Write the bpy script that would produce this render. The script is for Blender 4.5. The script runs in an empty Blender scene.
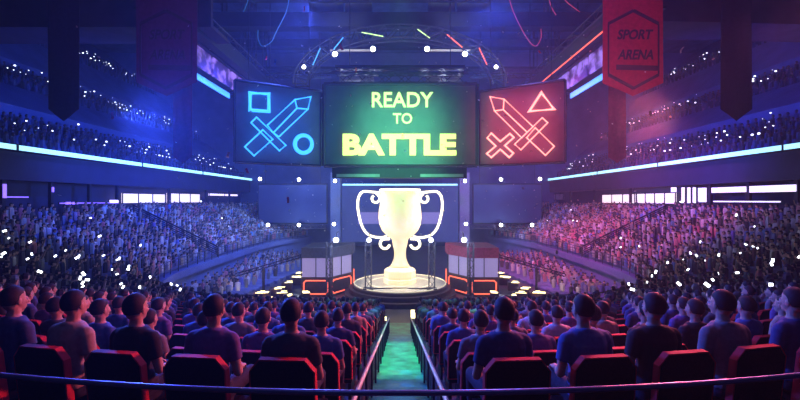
import bpy, math, random
from mathutils import Vector, Matrix
random.seed(7)
R = math.radians
E = 8.0            # eye height above the arena floor; every z below is written relative to the eye
col = bpy.context.scene.collection
scene = bpy.context.scene

# ------------------------------------------------------------------ materials
def mat(name, c, rough=.6, metal=0., em=None, es=0., noise=.25, scale=6., bump=0., spec=.4, trans=0., alpha=1.):
    m = bpy.data.materials.new(name); m.use_nodes = True
    nt = m.node_tree; b = nt.nodes['Principled BSDF']
    b.inputs['Roughness'].default_value = rough
    b.inputs['Metallic'].default_value = metal
    b.inputs['Specular IOR Level'].default_value = spec
    if noise > 0:
        tc = nt.nodes.new('ShaderNodeTexCoord'); n = nt.nodes.new('ShaderNodeTexNoise')
        n.inputs['Scale'].default_value = scale; n.inputs['Detail'].default_value = 4
        nt.links.new(tc.outputs['Object'], n.inputs['Vector'])
        r = nt.nodes.new('ShaderNodeValToRGB')
        r.color_ramp.elements[0].position = .3; r.color_ramp.elements[1].position = .7
        r.color_ramp.elements[0].color = (*[x*(1-noise) for x in c], 1)
        r.color_ramp.elements[1].color = (*[min(1, x*(1+noise)) for x in c], 1)
        nt.links.new(n.outputs['Fac'], r.inputs['Fac']); nt.links.new(r.outputs['Color'], b.inputs['Base Color'])
        if bump:
            bp = nt.nodes.new('ShaderNodeBump'); bp.inputs['Strength'].default_value = bump; bp.inputs['Distance'].default_value = .02
            nt.links.new(n.outputs['Fac'], bp.inputs['Height']); nt.links.new(bp.outputs['Normal'], b.inputs['Normal'])
    else:
        b.inputs['Base Color'].default_value = (*c, 1)
    if em:
        b.inputs['Emission Color'].default_value = (*em, 1); b.inputs['Emission Strength'].default_value = es
    if trans: b.inputs['Transmission Weight'].default_value = trans
    if alpha < 1: b.inputs['Alpha'].default_value = alpha
    return m

M = {}
M['concrete'] = mat('concrete', (.10,.105,.13), .75, noise=.3, scale=2., bump=.3)
M['pit'] = mat('pit_floor', (.07,.06,.08), .35, noise=.4, scale=1.)
M['darkfloor'] = mat('terrace_vinyl', (.035,.03,.045), .6, noise=.3, scale=3)
M['green'] = mat('green_lit_stair_tint', (.06,.55,.30), .38, noise=.45, scale=2.2, bump=.15)  # green light on the aisle steps put into their base colour
M['landing'] = mat('landing_paint', (.16,.13,.20), .5, noise=.3, scale=3)
M['wallblue'] = mat('painted_wall', (.12,.15,.34), .8, noise=.15, scale=.6)
M['upperwall'] = mat('upper_wall', (.07,.11,.34), .85, noise=.15, scale=.5)
M['fascia'] = mat('fascia_cladding', (.018,.022,.07), .6, noise=.2, scale=.8)
M['roof'] = mat('roof_steel', (.05,.08,.17), .7, noise=.4, scale=.7)
M['beam'] = mat('beam_steel', (.012,.015,.03), .6, 0., noise=.3, scale=1.5)
M['truss'] = mat('truss_alloy', (.06,.06,.09), .6, .1, noise=.2, scale=5)
M['roofpanel'] = mat('roof_panel', (.34,.36,.42), .7, noise=.2, scale=.9)
M['soffit'] = mat('soffit_board', (.05,.03,.07), .7, noise=.3, scale=.8)
M['black'] = mat('black_plastic', (.012,.010,.014), .45, noise=.3, scale=8)
M['seatfab'] = mat('seat_fabric', (.012,.007,.011), .9, noise=.4, scale=60, bump=.2, spec=.1)
M['red'] = mat('red_edge_band', (.62,.04,.05), .7, noise=.12, scale=12, spec=.15)
M['board'] = mat('screen_face', (.16,.18,.24), .55, noise=.1, scale=1.2)
M['boardframe'] = mat('screen_frame', (.02,.03,.05), .5, noise=.2, scale=4)
M['brass'] = mat('brass_rail', (.85,.72,.5), .4, .2, noise=.1, scale=10)
M['steel'] = mat('dark_steel', (.05,.05,.07), .35, .7, noise=.2, scale=10)
M['guard'] = mat('guard_rail_paint', (.30,.32,.5), .3, .5, noise=.1, scale=10)
M['stage'] = mat('stage_deck', (.55,.50,.46), .35, noise=.15, scale=2)
M['stageside'] = mat('stage_side', (.06,.035,.05), .5, noise=.2, scale=3)
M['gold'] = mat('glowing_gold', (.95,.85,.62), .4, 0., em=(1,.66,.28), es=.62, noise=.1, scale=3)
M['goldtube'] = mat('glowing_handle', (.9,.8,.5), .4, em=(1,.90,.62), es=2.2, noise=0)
M['banner_red'] = mat('red_banner_cloth', (.42,.03,.06), .85, noise=.18, scale=5, bump=.2)
M['banner_dark'] = mat('plum_banner_cloth', (.10,.025,.09), .85, noise=.2, scale=5, bump=.2)
M['banner_maroon'] = mat('maroon_banner_cloth', (.20,.03,.10), .85, noise=.2, scale=5)
M['banner_navy'] = mat('navy_banner_cloth', (.02,.02,.07), .85, noise=.2, scale=5)
M['banner_print'] = mat('banner_print', (.045,.02,.03), .8, noise=.2, scale=9)
M['screen_lilac'] = mat('lit_lilac_glass', (.2,.2,.3), .2, em=(.50,.40,1), es=.42, noise=0)
M['skin'] = mat('skin', (.58,.36,.27), .55, noise=.08, scale=20)
M['hair'] = mat('dark_hair', (.022,.016,.022), .65, noise=.25, scale=45, bump=.06)
M['trouser'] = mat('dark_trousers', (.03,.035,.06), .85, noise=.25, scale=30)
M['shoe'] = mat('shoe_rubber', (.03,.03,.03), .6)
M['eye'] = mat('eye_white', (.8,.8,.8), .2, noise=0)
def neon(name, c, s): return mat(name, tuple(min(1, x) for x in c), .5, em=c, es=s, noise=0)
M['n_blue'] = neon('blue_neon', (.045,.36,1), 2.0)
M['n_red'] = neon('red_neon', (1,.30,.26), 2.4)
M['n_green'] = neon('green_yellow_neon', (.62,1,.30), 1.5)
M['n_yel'] = neon('yellow_neon', (.80,1,.22), 1.7)
M['n_cyan'] = neon('cyan_strip', (.36,.80,1), 1.6)
M['n_white'] = neon('white_lamp', (.92,.96,1), 14)
M['n_phone'] = neon('phone_light', (.85,.9,1), 6)
M['n_speck'] = neon('speck_light', (.7,.78,1), 3.5)
M['n_violet'] = neon('violet_panel', (.74,.64,1), 1.7)
M['n_purple'] = neon('purple_lamp', (.28,.16,1), 1.5)
M['n_pwhite'] = neon('pink_white_panel', (1,.86,1), 1.05)
M['n_redtube'] = neon('red_tube', (1,.14,.07), 1.8)
M['n_amber'] = neon('amber_light', (1,.86,.42), 3.5)
M['n_pled'] = mat('purple_led', (.1,.05,.2), .5, em=(.50,.30,1), es=1.0, noise=0)
M['n_cled'] = neon('cyan_led', (.10,.45,1), 1.0)
# led ribbon pattern
def ribbon():
    m = M['n_pled']; nt = m.node_tree; b = nt.nodes['Principled BSDF']
    tc = nt.nodes.new('ShaderNodeTexCoord'); n = nt.nodes.new('ShaderNodeTexNoise'); r = nt.nodes.new('ShaderNodeValToRGB')
    n.inputs['Scale'].default_value = 1.1
    r.color_ramp.elements[0].position = .42; r.color_ramp.elements[0].color = (.02,.01,.08,1)
    r.color_ramp.elements[1].position = .6; r.color_ramp.elements[1].color = (.34,.2,.9,1)
    nt.links.new(tc.outputs['Object'], n.inputs['Vector']); nt.links.new(n.outputs['Fac'], r.inputs['Fac'])
    nt.links.new(r.outputs['Color'], b.inputs['Emission Color'])
ribbon()
# crowd: each little figure keeps its colours in an attribute
mc = mat('crowd_clothes', (.5,.5,.5), .8, noise=0)
a_ = mc.node_tree.nodes.new('ShaderNodeAttribute'); a_.attribute_name = 'Col'
mc.node_tree.links.new(a_.outputs['Color'], mc.node_tree.nodes['Principled BSDF'].inputs['Base Color'])
M['crowd'] = mc

# ------------------------------------------------------------------ mesh builder
class MB:
    def __init__(s): s.v = []; s.f = []
    def add(s, vs, fs):
        n = len(s.v); s.v += [tuple(v) for v in vs]; s.f += [tuple(i+n for i in f) for f in fs]; return s
    def box(s, a, b, m=None):
        x0,y0,z0 = a; x1,y1,z1 = b
        vs = [Vector(p) for p in ((x0,y0,z0),(x1,y0,z0),(x1,y1,z0),(x0,y1,z0),(x0,y0,z1),(x1,y0,z1),(x1,y1,z1),(x0,y1,z1))]
        if m: vs = [m @ v for v in vs]
        return s.add(vs, [(0,3,2,1),(4,5,6,7),(0,1,5,4),(1,2,6,5),(2,3,7,6),(3,0,4,7)])
    def tube(s, pts, r, n=6, closed=False, cap=True):
        pts = [Vector(p) for p in pts]; N = len(pts)
        rs = r if isinstance(r, (list, tuple)) else [r]*N
        up = None; vs = []
        for i, p in enumerate(pts):
            if closed: t0 = (p-pts[i-1]).normalized(); t1 = (pts[(i+1) % N]-p).normalized()
            else:
                t0 = (p-pts[i-1]).normalized() if i else (pts[1]-p).normalized()
                t1 = (pts[i+1]-p).normalized() if i < N-1 else t0
            t = (t0+t1)
            t = t.normalized() if t.length > 1e-6 else t1
            if up is None:
                up = Vector((0,0,1)) if abs(t.z) < .9 else Vector((0,1,0))
            up = (up - t*up.dot(t))
            up = up.normalized() if up.length > 1e-5 else t.orthogonal().normalized()
            sd = t.cross(up); c = max(.5, t0.dot(t)); 
            for k in range(n):
                a = 2*math.pi*k/n
                vs.append(p + (up*math.cos(a)+sd*math.sin(a))*rs[i]/(c if closed or 0 < i < N-1 else 1))
        fs = []
        for i in range(N if closed else N-1):
            j = (i+1) % N
            for k in range(n):
                k2 = (k+1) % n; fs.append((i*n+k, i*n+k2, j*n+k2, j*n+k))
        if not closed and cap: fs += [tuple(reversed(range(n))), tuple((N-1)*n+k for k in range(n))]
        return s.add(vs, fs)
    def ell(s, c, r, n=16, m=10, rot=None):
        c = Vector(c); vs = [Vector((0,0,r[2]))]
        for i in range(1, m):
            ph = math.pi*i/m
            for k in range(n):
                a = 2*math.pi*k/n; vs.append(Vector((r[0]*math.sin(ph)*math.cos(a), r[1]*math.sin(ph)*math.sin(a), r[2]*math.cos(ph))))
        vs.append(Vector((0,0,-r[2])))
        fs = [(0, 1+k, 1+(k+1) % n) for k in range(n)]
        for i in range(m-2):
            for k in range(n):
                a = 1+i*n+k; b = 1+i*n+(k+1) % n; fs.append((a, a+n, b+n, b))
        L = len(vs)-1; o = 1+(m-2)*n
        fs += [(o+(k+1) % n, o+k, L) for k in range(n)]
        if rot: vs = [rot @ v for v in vs]
        return s.add([v+c for v in vs], fs)
    def rings(s, rings, n=18, e=2.3):      # superellipse rings (x,y,z,rx,ry) stacked
        vs = []
        for (x,y,z,rx,ry) in rings:
            for k in range(n):
                a = 2*math.pi*k/n; ca, sa = math.cos(a), math.sin(a)
                vs.append((x+rx*math.copysign(abs(ca)**(2/e), ca), y+ry*math.copysign(abs(sa)**(2/e), sa), z))
        fs = []
        for i in range(len(rings)-1):
            for k in range(n):
                k2 = (k+1) % n; fs.append((i*n+k, i*n+k2, (i+1)*n+k2, (i+1)*n+k))
        fs += [tuple(reversed(range(n))), tuple((len(rings)-1)*n+k for k in range(n))]
        return s.add(vs, fs)
    def lathe(s, prof, n=40, c=(0,0,0)):
        vs = []; 
        for r, z in prof:
            for k in range(n):
                a = 2*math.pi*k/n; vs.append((c[0]+r*math.cos(a), c[1]+r*math.sin(a), c[2]+z))
        fs = []
        for i in range(len(prof)-1):
            for k in range(n):
                k2 = (k+1) % n; fs.append((i*n+k, i*n+k2, (i+1)*n+k2, (i+1)*n+k))
        fs += [tuple(reversed(range(n))), tuple((len(prof)-1)*n+k for k in range(n))]
        return s.add(vs, fs)
    def prism(s, poly, d):                  # polygon of 3D points, extruded by vector d
        n = len(poly); d = Vector(d); P = [Vector(p) for p in poly]
        fs = [tuple(range(n)), tuple(reversed(range(n, 2*n)))] + [(i, n+i, n+(i+1) % n, (i+1) % n) for i in range(n)]
        return s.add(P+[p+d for p in P], fs)
    def truss(s, a, b, w=.5, bay=.6, r=.04, up=None):      # square lattice truss between a and b
        a, b = Vector(a), Vector(b); t = (b-a); L = t.length; t.normalize()
        up = Vector(up) if up else (Vector((0,1,0)) if abs(t.z) > .9 else Vector((0,0,1)))
        u = (up - t*up.dot(t)).normalized(); q = t.cross(u)
        cs = [(u*i+q*j)*w/2 for i, j in ((1,1),(1,-1),(-1,-1),(-1,1))]
        for c in cs: s.tube([a+c, b+c], r, 5)
        n = max(1, round(L/bay))
        for i in range(n):
            p = a+t*L*i/n; p2 = a+t*L*(i+1)/n
            for k in range(4):
                c0, c1 = cs[k], cs[(k+1) % 4]
                s.tube([p+(c0 if i % 2 else c1), p2+(c1 if i % 2 else c0)], r*.6, 4)
        return s
    def mesh(s, name, m, smooth=False):
        me = bpy.data.meshes.new(name); me.from_pydata(s.v, [], s.f)
        if m: me.materials.append(m)
        if smooth: me.polygons.foreach_set('use_smooth', [True]*len(me.polygons))
        me.update(); return me
    def build(s, name, m, parent=None, loc=None, smooth=False):
        o = bpy.data.objects.new(name, s.mesh(name, m, smooth)); col.objects.link(o)
        if parent: o.parent = parent
        o.location = loc if loc is not None else ((0,0,0) if parent else (0,0,E))
        return o

def tag(o, label=None, cat=None, group=None, kind=None):
    if label: o['label'] = label
    if cat: o['category'] = cat
    if group: o['group'] = group
    if kind: o['kind'] = kind
    return o
def empty(name, loc, rz=0):
    o = bpy.data.objects.new(name, None); col.objects.link(o); o.empty_display_size = .1
    o.location = (loc[0], loc[1], loc[2]+E); o.rotation_euler = (0,0,rz); return o
def struct(mb, name, m, smooth=False): return tag(mb.build(name, m, smooth=smooth), kind='structure')
def bevel(o, w=.01, seg=2):
    b = o.modifiers.new('bevel', 'BEVEL'); b.width = w; b.segments = seg; b.limit_method = 'ANGLE'; return o

def evalmesh(mb, voxel=.008, smooth=4, dec=None):
    me = mb.mesh('tmp', None); o = bpy.data.objects.new('tmp', me); col.objects.link(o)
    r = o.modifiers.new('r', 'REMESH'); r.mode = 'VOXEL'; r.voxel_size = voxel; r.use_smooth_shade = True
    if smooth:
        sm = o.modifiers.new('s', 'SMOOTH'); sm.iterations = smooth; sm.factor = .5
    if dec:
        d = o.modifiers.new('d', 'DECIMATE'); d.ratio = dec
    dg = bpy.context.evaluated_depsgraph_get()
    out = bpy.data.meshes.new_from_object(o.evaluated_get(dg))
    bpy.data.objects.remove(o); bpy.data.meshes.remove(me)
    out.polygons.foreach_set('use_smooth', [True]*len(out.polygons))
    return out

# ------------------------------------------------------------------ camera, world
cam = bpy.data.cameras.new('camera'); cam.sensor_width = 36; cam.lens = 18; cam.clip_end = 400; cam.clip_start = .05
co = bpy.data.objects.new('camera', cam); col.objects.link(co); co.location = (0,0,E); co.rotation_euler = (R(90),0,0)
scene.camera = co
w = bpy.data.worlds.new('world'); scene.world = w; w.use_nodes = True
nt = w.node_tree; bg = nt.nodes['Background']; bg.inputs['Color'].default_value = (.05,.07,.35,1); bg.inputs['Strength'].default_value = .25
HAZE = .0026
vs_ = nt.nodes.new('ShaderNodeVolumeScatter'); vs_.inputs['Density'].default_value = HAZE
vs_.inputs['Anisotropy'].default_value = .55; vs_.inputs['Color'].default_value = (.50,.62,1,1)
nt.links.new(vs_.outputs['Volume'], nt.nodes['World Output'].inputs['Volume'])
scene.view_settings.view_transform = 'Standard'; scene.view_settings.look = 'None'
scene.view_settings.exposure = 0; scene.view_settings.gamma = 1; scene.view_settings.use_curve_mapping = False
try:
    cy = scene.cycles
    cy.use_denoising = True; cy.max_bounces = 5; cy.diffuse_bounces = 2; cy.glossy_bounces = 2; cy.transmission_bounces = 3
    cy.volume_bounces = 1; cy.transparent_max_bounces = 6; cy.caustics_reflective = False; cy.caustics_refractive = False
    cy.sample_clamp_indirect = 4
except Exception: pass

# ------------------------------------------------------------------ lights
def light(kind, loc, tgt, energy, c, size=1., spot=60, blend=.6, name='unseen_light'):  # default name is for lamps with no visible fixture
    l = bpy.data.lights.new(name, kind); l.energy = energy; l.color = c
    if kind == 'AREA': l.size = size
    elif kind == 'SPOT': l.spot_size = R(spot); l.spot_blend = blend; l.shadow_soft_size = size
    else: l.shadow_soft_size = size
    o = bpy.data.objects.new(name, l); col.objects.link(o); o.location = (loc[0],loc[1],loc[2]+E)
    o.rotation_euler = (Vector(loc)-Vector(tgt)).to_track_quat('Z','Y').to_euler(); return o
# ------------------------------------------------------------------ room shell
struct(MB().box((-32,-6,-8.3), (32,70,-8)), 'floor', M['pit'])
struct(MB().box((-60,69.6,-8.3), (60,70,26)), 'wall_back', M['wallblue'])
struct(MB().box((-60.4,-6,-8.3), (-60,70,26)), 'wall_left', M['upperwall'])
struct(MB().box((60,-6,-8.3), (60.4,70,26)), 'wall_right', M['upperwall'])
struct(MB().box((-60.4,-6,25.6), (60.4,70,26)), 'ceiling', M['roof'])

# central terrace -------------------------------------------------
NROW = 13
D0 = [3.5+1.2*k for k in range(NROW)]
RAD = [16+1.3*k for k in range(NROW)]
ZF = [-2.24]+[-2.65-.28*k for k in range(NROW-1)]
def rowd(k, x):
    if k < 0: return 3.5+1.2*k + x*x/32
    if k >= NROW: return 3.5+1.2*k + x*x/(2*(16+1.3*k))
    return D0[k]+x*x/(2*RAD[k])
XS = 9.4; AW = .58
for side in (-1, 1):
    mb = MB(); xs = [AW+(XS-AW)*i/20 for i in range(21)]
    vs = []; fs = []
    for k in range(NROW):
        for x in xs:
            a = (rowd(k-1, x)+rowd(k, x))/2; b = (rowd(k, x)+rowd(k+1, x))/2
            if k == 0: a -= .6
            for y, z in ((a, ZF[k]), (b, ZF[k]), (b, ZF[k+1] if k+1 < NROW else -8), (a, -8.2)):
                vs.append((side*x, y, z))
        o = k*21*4
        for i in range(20):
            p = o+i*4; q = p+4
            fs += [(p, p+1, q+1, q), (p+1, p+2, q+2, q+1), (p, q, q+3, p+3)]
        for p in (o, o+80): fs.append((p, p+1, p+2, p+3))
    mb.add(vs, fs)
    struct(mb, 'terrace_floor', M['darkfloor'])
# camera platform floor behind the first row
struct(MB().box((-9.4,-3,-8), (9.4,1.2,-2.26)), 'platform_floor', M['darkfloor'])
# sunken stair aisle with two steps per row
mb = MB()
def aisle_z(d):
    k = (d-2.9)/1.2
    return -2.65-.28*(k-1)-.30 if d > 4 else -2.75
d = 1.2
mb.box((-AW,1.2,-8),(AW,4.0,aisle_z(3.9)))
land = MB(); land.box((-AW,1.2,aisle_z(3.9)-.1),(AW,4.0,aisle_z(3.9)+.004))
d = 4.0
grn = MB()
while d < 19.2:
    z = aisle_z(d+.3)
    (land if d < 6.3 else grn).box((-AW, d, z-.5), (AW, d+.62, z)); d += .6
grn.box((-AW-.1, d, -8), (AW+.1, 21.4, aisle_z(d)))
struct(land, 'aisle_floor', M['landing'])
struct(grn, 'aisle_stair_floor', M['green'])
# dark steps down from the landing to the pit
mb = MB()
for i in range(7): mb.box((-2.6, 19.6+i*.42 if i else 19.6, -8), (2.6, 20.0+i*.42+.42, -6.75-.18*i))
struct(mb, 'pit_steps_floor', M['stageside'])

# side stands ------------------------------------------------------
INN = [(-9.5,19.9),(-11.2,20.9),(-13.4,22.6),(-15.4,25),(-16.8,27.8),(-17.7,31),(-18,35),(-18,40),(-18,45),(-17.9,50),(-17.2,55),(-15.8,59.5),(-14,63)]
OUT = [(-9.6,6),(-13.5,7.2),(-18,9.5),(-22,13.5),(-25,19),(-26,26),(-26,33),(-26,39.5),(-26,46),(-26,52),(-25.5,58),(-24,64),(-22,69)]
ZO  = [-2.9,-2.6,-2.3,-2.0,-1.75,-1.65,-1.6,-1.6,-1.6,-1.6,-1.6,-1.6,-1.6]
ZI = -5.75
def cat(L, t):
    n = len(L)-1; t = max(0, min(.99999, t))*n; i = int(t); f = t-i
    p0, p1, p2, p3 = L[max(0,i-1)], L[i], L[i+1], L[min(n,i+2)]
    g = lambda a,b,c,e: .5*((2*b)+(-a+c)*f+(2*a-5*b+4*c-e)*f*f+(-a+3*b-3*c+e)*f**3)
    return tuple(g(*q) for q in zip(p0,p1,p2,p3)) if isinstance(p0, tuple) else g(p0,p1,p2,p3)
NT = 15
def stand_pt(s, j):      # j in rows (float) outward
    a = cat(INN, s); b = cat(OUT, s); f = j/NT
    return a[0]+(b[0]-a[0])*f, a[1]+(b[1]-a[1])*f
def stand_z(s, j): return ZI+(cat(ZO, s)-ZI)*j/(NT-1)
NS = 72
SG = .575
for side in (-1, 1):
    mb = MB(); vs = []; fs = []
    for i in range(NS+1):
        s = i/NS
        prof = []
        p = stand_pt(s, 0); prof.append((*p, -8)); 
        for j in range(NT):
            z = stand_z(s, j)
            prof.append((*stand_pt(s, j), z)); prof.append((*stand_pt(s, j+1), z))
        q = stand_pt(s, NT); prof.append((*q, -8))
        vs += [(-side*x, y, z) for x, y, z in prof]; m_ = len(prof)
    for i in range(NS):
        for j in range(m_-1): fs.append((i*m_+j, (i+1)*m_+j, (i+1)*m_+j+1, i*m_+j+1))
    mb.add(vs, fs); struct(mb, 'stand_floor', M['wallblue'])

# lower seating in the pit under the stands at the far corners: rows rising to the back
PIT = []
for side in (-1, 1):
    mb = MB()
    for j in range(16):
        y0 = 31.5+j*1.12; z = -7.9+j*.03; xi = 13.4-.27*j; xo = 17.4
        mb.box((min(side*xi, side*xo), y0, -8), (max(side*xi, side*xo), y0+1.12, z))
        PIT.append((side, y0+.5, z, xi, xo))
    struct(mb, 'lower_stand_floor', M['wallblue'])

# upper building on both sides
for side in (-1, 1):
    sd = 'left' if side < 0 else 'right'
    X = 26.2
    def bx(mb, x0, x1, y0, y1, z0, z1): mb.box((min(side*x0,side*x1), y0, z0), (max(side*x0,side*x1), y1, z1))
    mb = MB(); bx(mb, X+1.5, X+2.0, 5, 69.5, -8, 1.4); struct(mb, 'concourse_wall', M['fascia'])
    mb = MB(); bx(mb, X-.2, X+2.2, 5, 69.5, 1.35, 3.3); bx(mb, X-.35, X+.1, 5, 69.5, 3.3, 3.7)
    struct(mb, 'balcony_fascia_wall', M['fascia'])
    mb = MB(); bx(mb, X-.1, X+1.6, 5, 69.5, -2.4, -1.62); bx(mb, X-.1, X+.1, 5, 69.5, -1.62, -.62); struct(mb, 'concourse_parapet_wall', M['fascia'])
    # raked upper tiers: (x0, z0) .. seating .. wall
    prof = [(26.2,3.7)]
    UP = []
    x, z = 26.5, 3.7
    def rows(n, dx, dz):
        global x, z
        for i in range(n):
            prof.append((x, z)); prof.append((x+dx, z)); UP.append((x+dx*.5, z)); x += dx; z += dz; 
    rows(5, .8, .52)
    prof += [(x, z), (x+.1, z+1.2)]; x += 3.4; z = x*.295; prof.append((x, z))
    rows(5, .8, .5)
    prof += [(x, z), (x+.1, z+1.2)]; x += 3.2; z = x*.43; prof.append((x, z))
    rows(5, .8, .6)
    prof += [(x, z), (x+6, 25.6)]
    mb = MB(); vs = []; fs = []
    for px, pz in prof: vs += [(side*px, 5, pz), (side*px, 69.5, pz)]
    fs = [(2*i, 2*i+1, 2*i+3, 2*i+2) for i in range(len(prof)-1)]
    mb.add(vs, fs); struct(mb, 'upper_tier_wall', M['upperwall'])
    if side < 0: UPROWS = list(UP)
    # cyan strip light of the balcony edge
    r = empty('balcony_strip_light', (side*(X-.5), 8, 3.5))
    tag(r, f'long cyan strip light running along the {sd} balcony edge above the concourse', 'strip light', 'balcony strip lights')
    for i, (y0, y1) in enumerate(((0,9),(9,18.8),(18.8,31.8),(31.8,44),(44,61.4))):
        MB().box((-.05, y0+.03, -.19), (.05, y1-.03, .19)).build('light_segment', M['n_cyan'], r)
        MB().box((-.09, y0-.06, -.26), (.12, y0+.06, .26)).build('bracket', M['beam'], r)
    MB().box((min(-side*.5,side*.1), 0, -.26), (max(-side*.5,side*.1), 61.4, -.21)).build('light_shield', M['beam'], r)  # added lip shielding the crowd below from the strip's light

# helper: a pixel column on the concourse plane
def onwall(px, y, X=26.3):
    d = X*400/abs(px-400); return d, (200-y)*d/400
def wall_panel(name, px0, px1, y0, y1, yref, m, side, frame=True, label=None):
    a, _ = onwall(px0, 0); b, _ = onwall(px1, 0); ya, yb = min(a, b), max(a, b)
    _, zt = onwall(yref, y0); _, zb = onwall(yref, y1)
    return ya, yb, zb, zt
n_win = 0
def window(px0, px1, y0, y1, yref, m, nm, side):
    global n_win; n_win += 1
    ya, yb, zb, zt = wall_panel('', px0, px1, y0, y1, yref, m, side)
    w_ = tag(MB().box((side*26.9-.04, ya, zb), (side*26.9+.04, yb, zt)).build(f'window_{n_win}', m), kind='structure')
    f = MB(); n = nm
    for i in range(n+1):
        y = ya+(yb-ya)*i/n; f.box((side*26.82-.04, y-.035, zb-.06), (side*26.82+.04, y+.035, zt+.06))
    for z in (zb, zt): f.box((side*26.82-.06, ya, z-.05), (side*26.82+.06, yb, z+.05))
    tag(f.build('window_frame', M['beam'], w_), kind='structure')
window(128,170,193,203.5,128, M['n_pwhite'], 3, -1)
window(172,204,193,203,172, M['n_pwhite'], 3, -1)
window(213,241,193.5,196,222, M['n_violet'], 2, -1)
window(670,632,192.5,204,670, M['n_pwhite'], 4, 1)
window(630,598,194,203.5,625, M['n_pwhite'], 3, 1)
window(560,539,194,200,550, M['roofpanel'], 3, 1)
def bar(px0, px1, y0, y1, yref, m, label, name='light_bar', cat_='light bar', group=None, x=26.3):
    side = -1 if px0 < 400 else 1
    ya, yb, zb, zt = wall_panel('', px0, px1, y0, y1, yref, m, side)
    yc = (ya+yb)/2; r = empty(name, (side*x, yc, zb))
    tag(r, label, cat_, group)
    MB().box((-.05, ya-yc, 0), (.05, yb-yc, zt-zb)).build('light_panel', m, r)
    MB().box((.05*side, ya-yc-.03, -.05), (.12*side, yb-yc+.03, zt-zb+.05)).build('housing', M['beam'], r)
bar(796,750,184.5,191.5,796, M['n_violet'], 'broad white-violet light bar at the near end of the right concourse')
bar(746,712,186.5,192,746, M['n_violet'], 'shorter white-violet light bar before the black post, right concourse')
for i, px in enumerate((671.5,682,687.8,693.2)):
    bar(px, px+(2.2 if i else 4.5), 187.5, 203 if i else 192, px, M['n_violet'], ['short violet upright lamp beside the white windows of the right concourse','first tall violet upright lamp of the right concourse, next to the short one','second tall violet upright lamp, middle of the three on the right concourse','third tall violet upright lamp, nearest the wide box lamp on the right concourse'][i], 'upright_lamp', 'lamp', 'violet upright lamps on the right concourse')
bar(706,698.6,188,202,700, M['n_violet'], 'wide white-violet box lamp beside the three upright lamps, right concourse', 'box_lamp', 'lamp')
bar(780,714,201,202.2,745, M['n_violet'], 'thin violet light line under the light bars of the right concourse')
bar(5,28,196.5,197.5,10, M['n_purple'], 'thin pink light line at the near end of the left concourse')
bar(3,6,184,198,5, M['n_purple'], 'violet upright lamp at the near end of the left concourse', 'upright_lamp', 'lamp')
bar(60,118,202.6,203.4,90, M['n_purple'], 'long thin violet light line on the parapet of the left concourse')
for px, l in ((66,'nearer violet glow lamp on the left concourse line'), (73,'farther violet glow lamp on the left concourse line'), (52,'small violet upright lamp on a left concourse post')):
    bar(px, px+4.5 if px > 55 else px+1.5, 202 if px > 55 else 187, 204.5 if px > 55 else 192, px, M['n_purple'], l, 'glow_lamp', 'lamp')
bar(110,118,200,203,114, M['n_violet'], 'white-violet box lamp beside the lit windows of the left concourse', 'box_lamp', 'lamp')
# concourse posts
for side in (-1, 1):
    sd = 'left' if side < 0 else 'right'
    for i, y in enumerate((26.6, 30.3, 34.05, 37.4, 45.9, 54.5, 62)):
        o = MB().box((side*26.45-.12, y-.12, -1.61), (side*26.45+.12, y+.12, 1.345)).build('concourse_post', M['beam'])
        tag(o, f'dark square post carrying the {sd} balcony over the concourse', 'post', f'posts of the {sd} concourse')

# ------------------------------------------------------------------ railings
def polyrail(name, pts, h, label, post_every, z0, cat_='railing', group=None, mr='steel', nmid=3, postm='steel', r_=.03):
    base = pts[0]; root = empty(name, (base[0], base[1], z0))
    tag(root, label, cat_, group)
    rel = [(p[0]-base[0], p[1]-base[1], (p[2] if len(p) > 2 else z0)-z0) for p in pts]
    MB().tube([(p[0],p[1],p[2]+h) for p in rel], r_*1.3, 6).build('handrail', M[mr], root)
    for i in range(nmid): MB().tube([(p[0],p[1],p[2]+h*(i+1)/(nmid+1)) for p in rel], r_*.6, 5).build('mid_rail', M['steel'], root)
    L = 0; nxt = 0
    for i, p in enumerate(rel):
        if i: L += (Vector(p)-Vector(rel[i-1])).length
        if L >= nxt-1e-6:
            MB().tube([p, (p[0],p[1],p[2]+h)], r_, 6).build('post', M[postm], root); nxt += post_every
    return root
for side in (-1, 1):
    sd = 'left' if side < 0 else 'right'
    pts = [(-side*(stand_pt(i/90, 0)[0]+.12*0), stand_pt(i/90, 0)[1]) for i in range(91)]
    pts = [(p[0]*1.0, p[1]) for p in pts]
    pts = [(side*7.0, 19.7), (side*8.2, 19.8)]+pts
    polyrail('pit_railing', pts, 1.05, f'dark metal railing curving round the {sd} end of the pit in front of the stand', 1.5, ZI, group='railings round the pit')
    # fascia lip below the railing
    mb = MB()
    for a, b in zip(pts[2:-1], pts[3:]):
        mb.add([(a[0],a[1],-6.3),(b[0],b[1],-6.3),(b[0]-side*.25,b[1],-6.3),(a[0]-side*.25,a[1],-6.3),(a[0],a[1],-5.72),(b[0],b[1],-5.72),(b[0]-side*.25,b[1],-5.72),(a[0]-side*.25,a[1],-5.72)],
               [(0,1,2,3),(4,5,6,7),(2,3,7,6),(0,1,5,4)])
    struct(mb, 'stand_edge_trim', M['wallblue'])
    # stair wall climbing the stand
    s0 = SG
    a = stand_pt(s0, 0); b = stand_pt(s0, NT)
    p = [(-side*(a[0]+(b[0]-a[0])*f), a[1]+(b[1]-a[1])*f, ZI+(cat(ZO, s0)-ZI)*f+.15) for f in [i/10 for i in range(11)]]
    polyrail('stand_stair_railing', p, 1.0, f'dark railing climbing straight up through the crowd of the {sd} stand', 1.6, p[0][2], group='railings climbing the stands', nmid=4, r_=.06)
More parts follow.
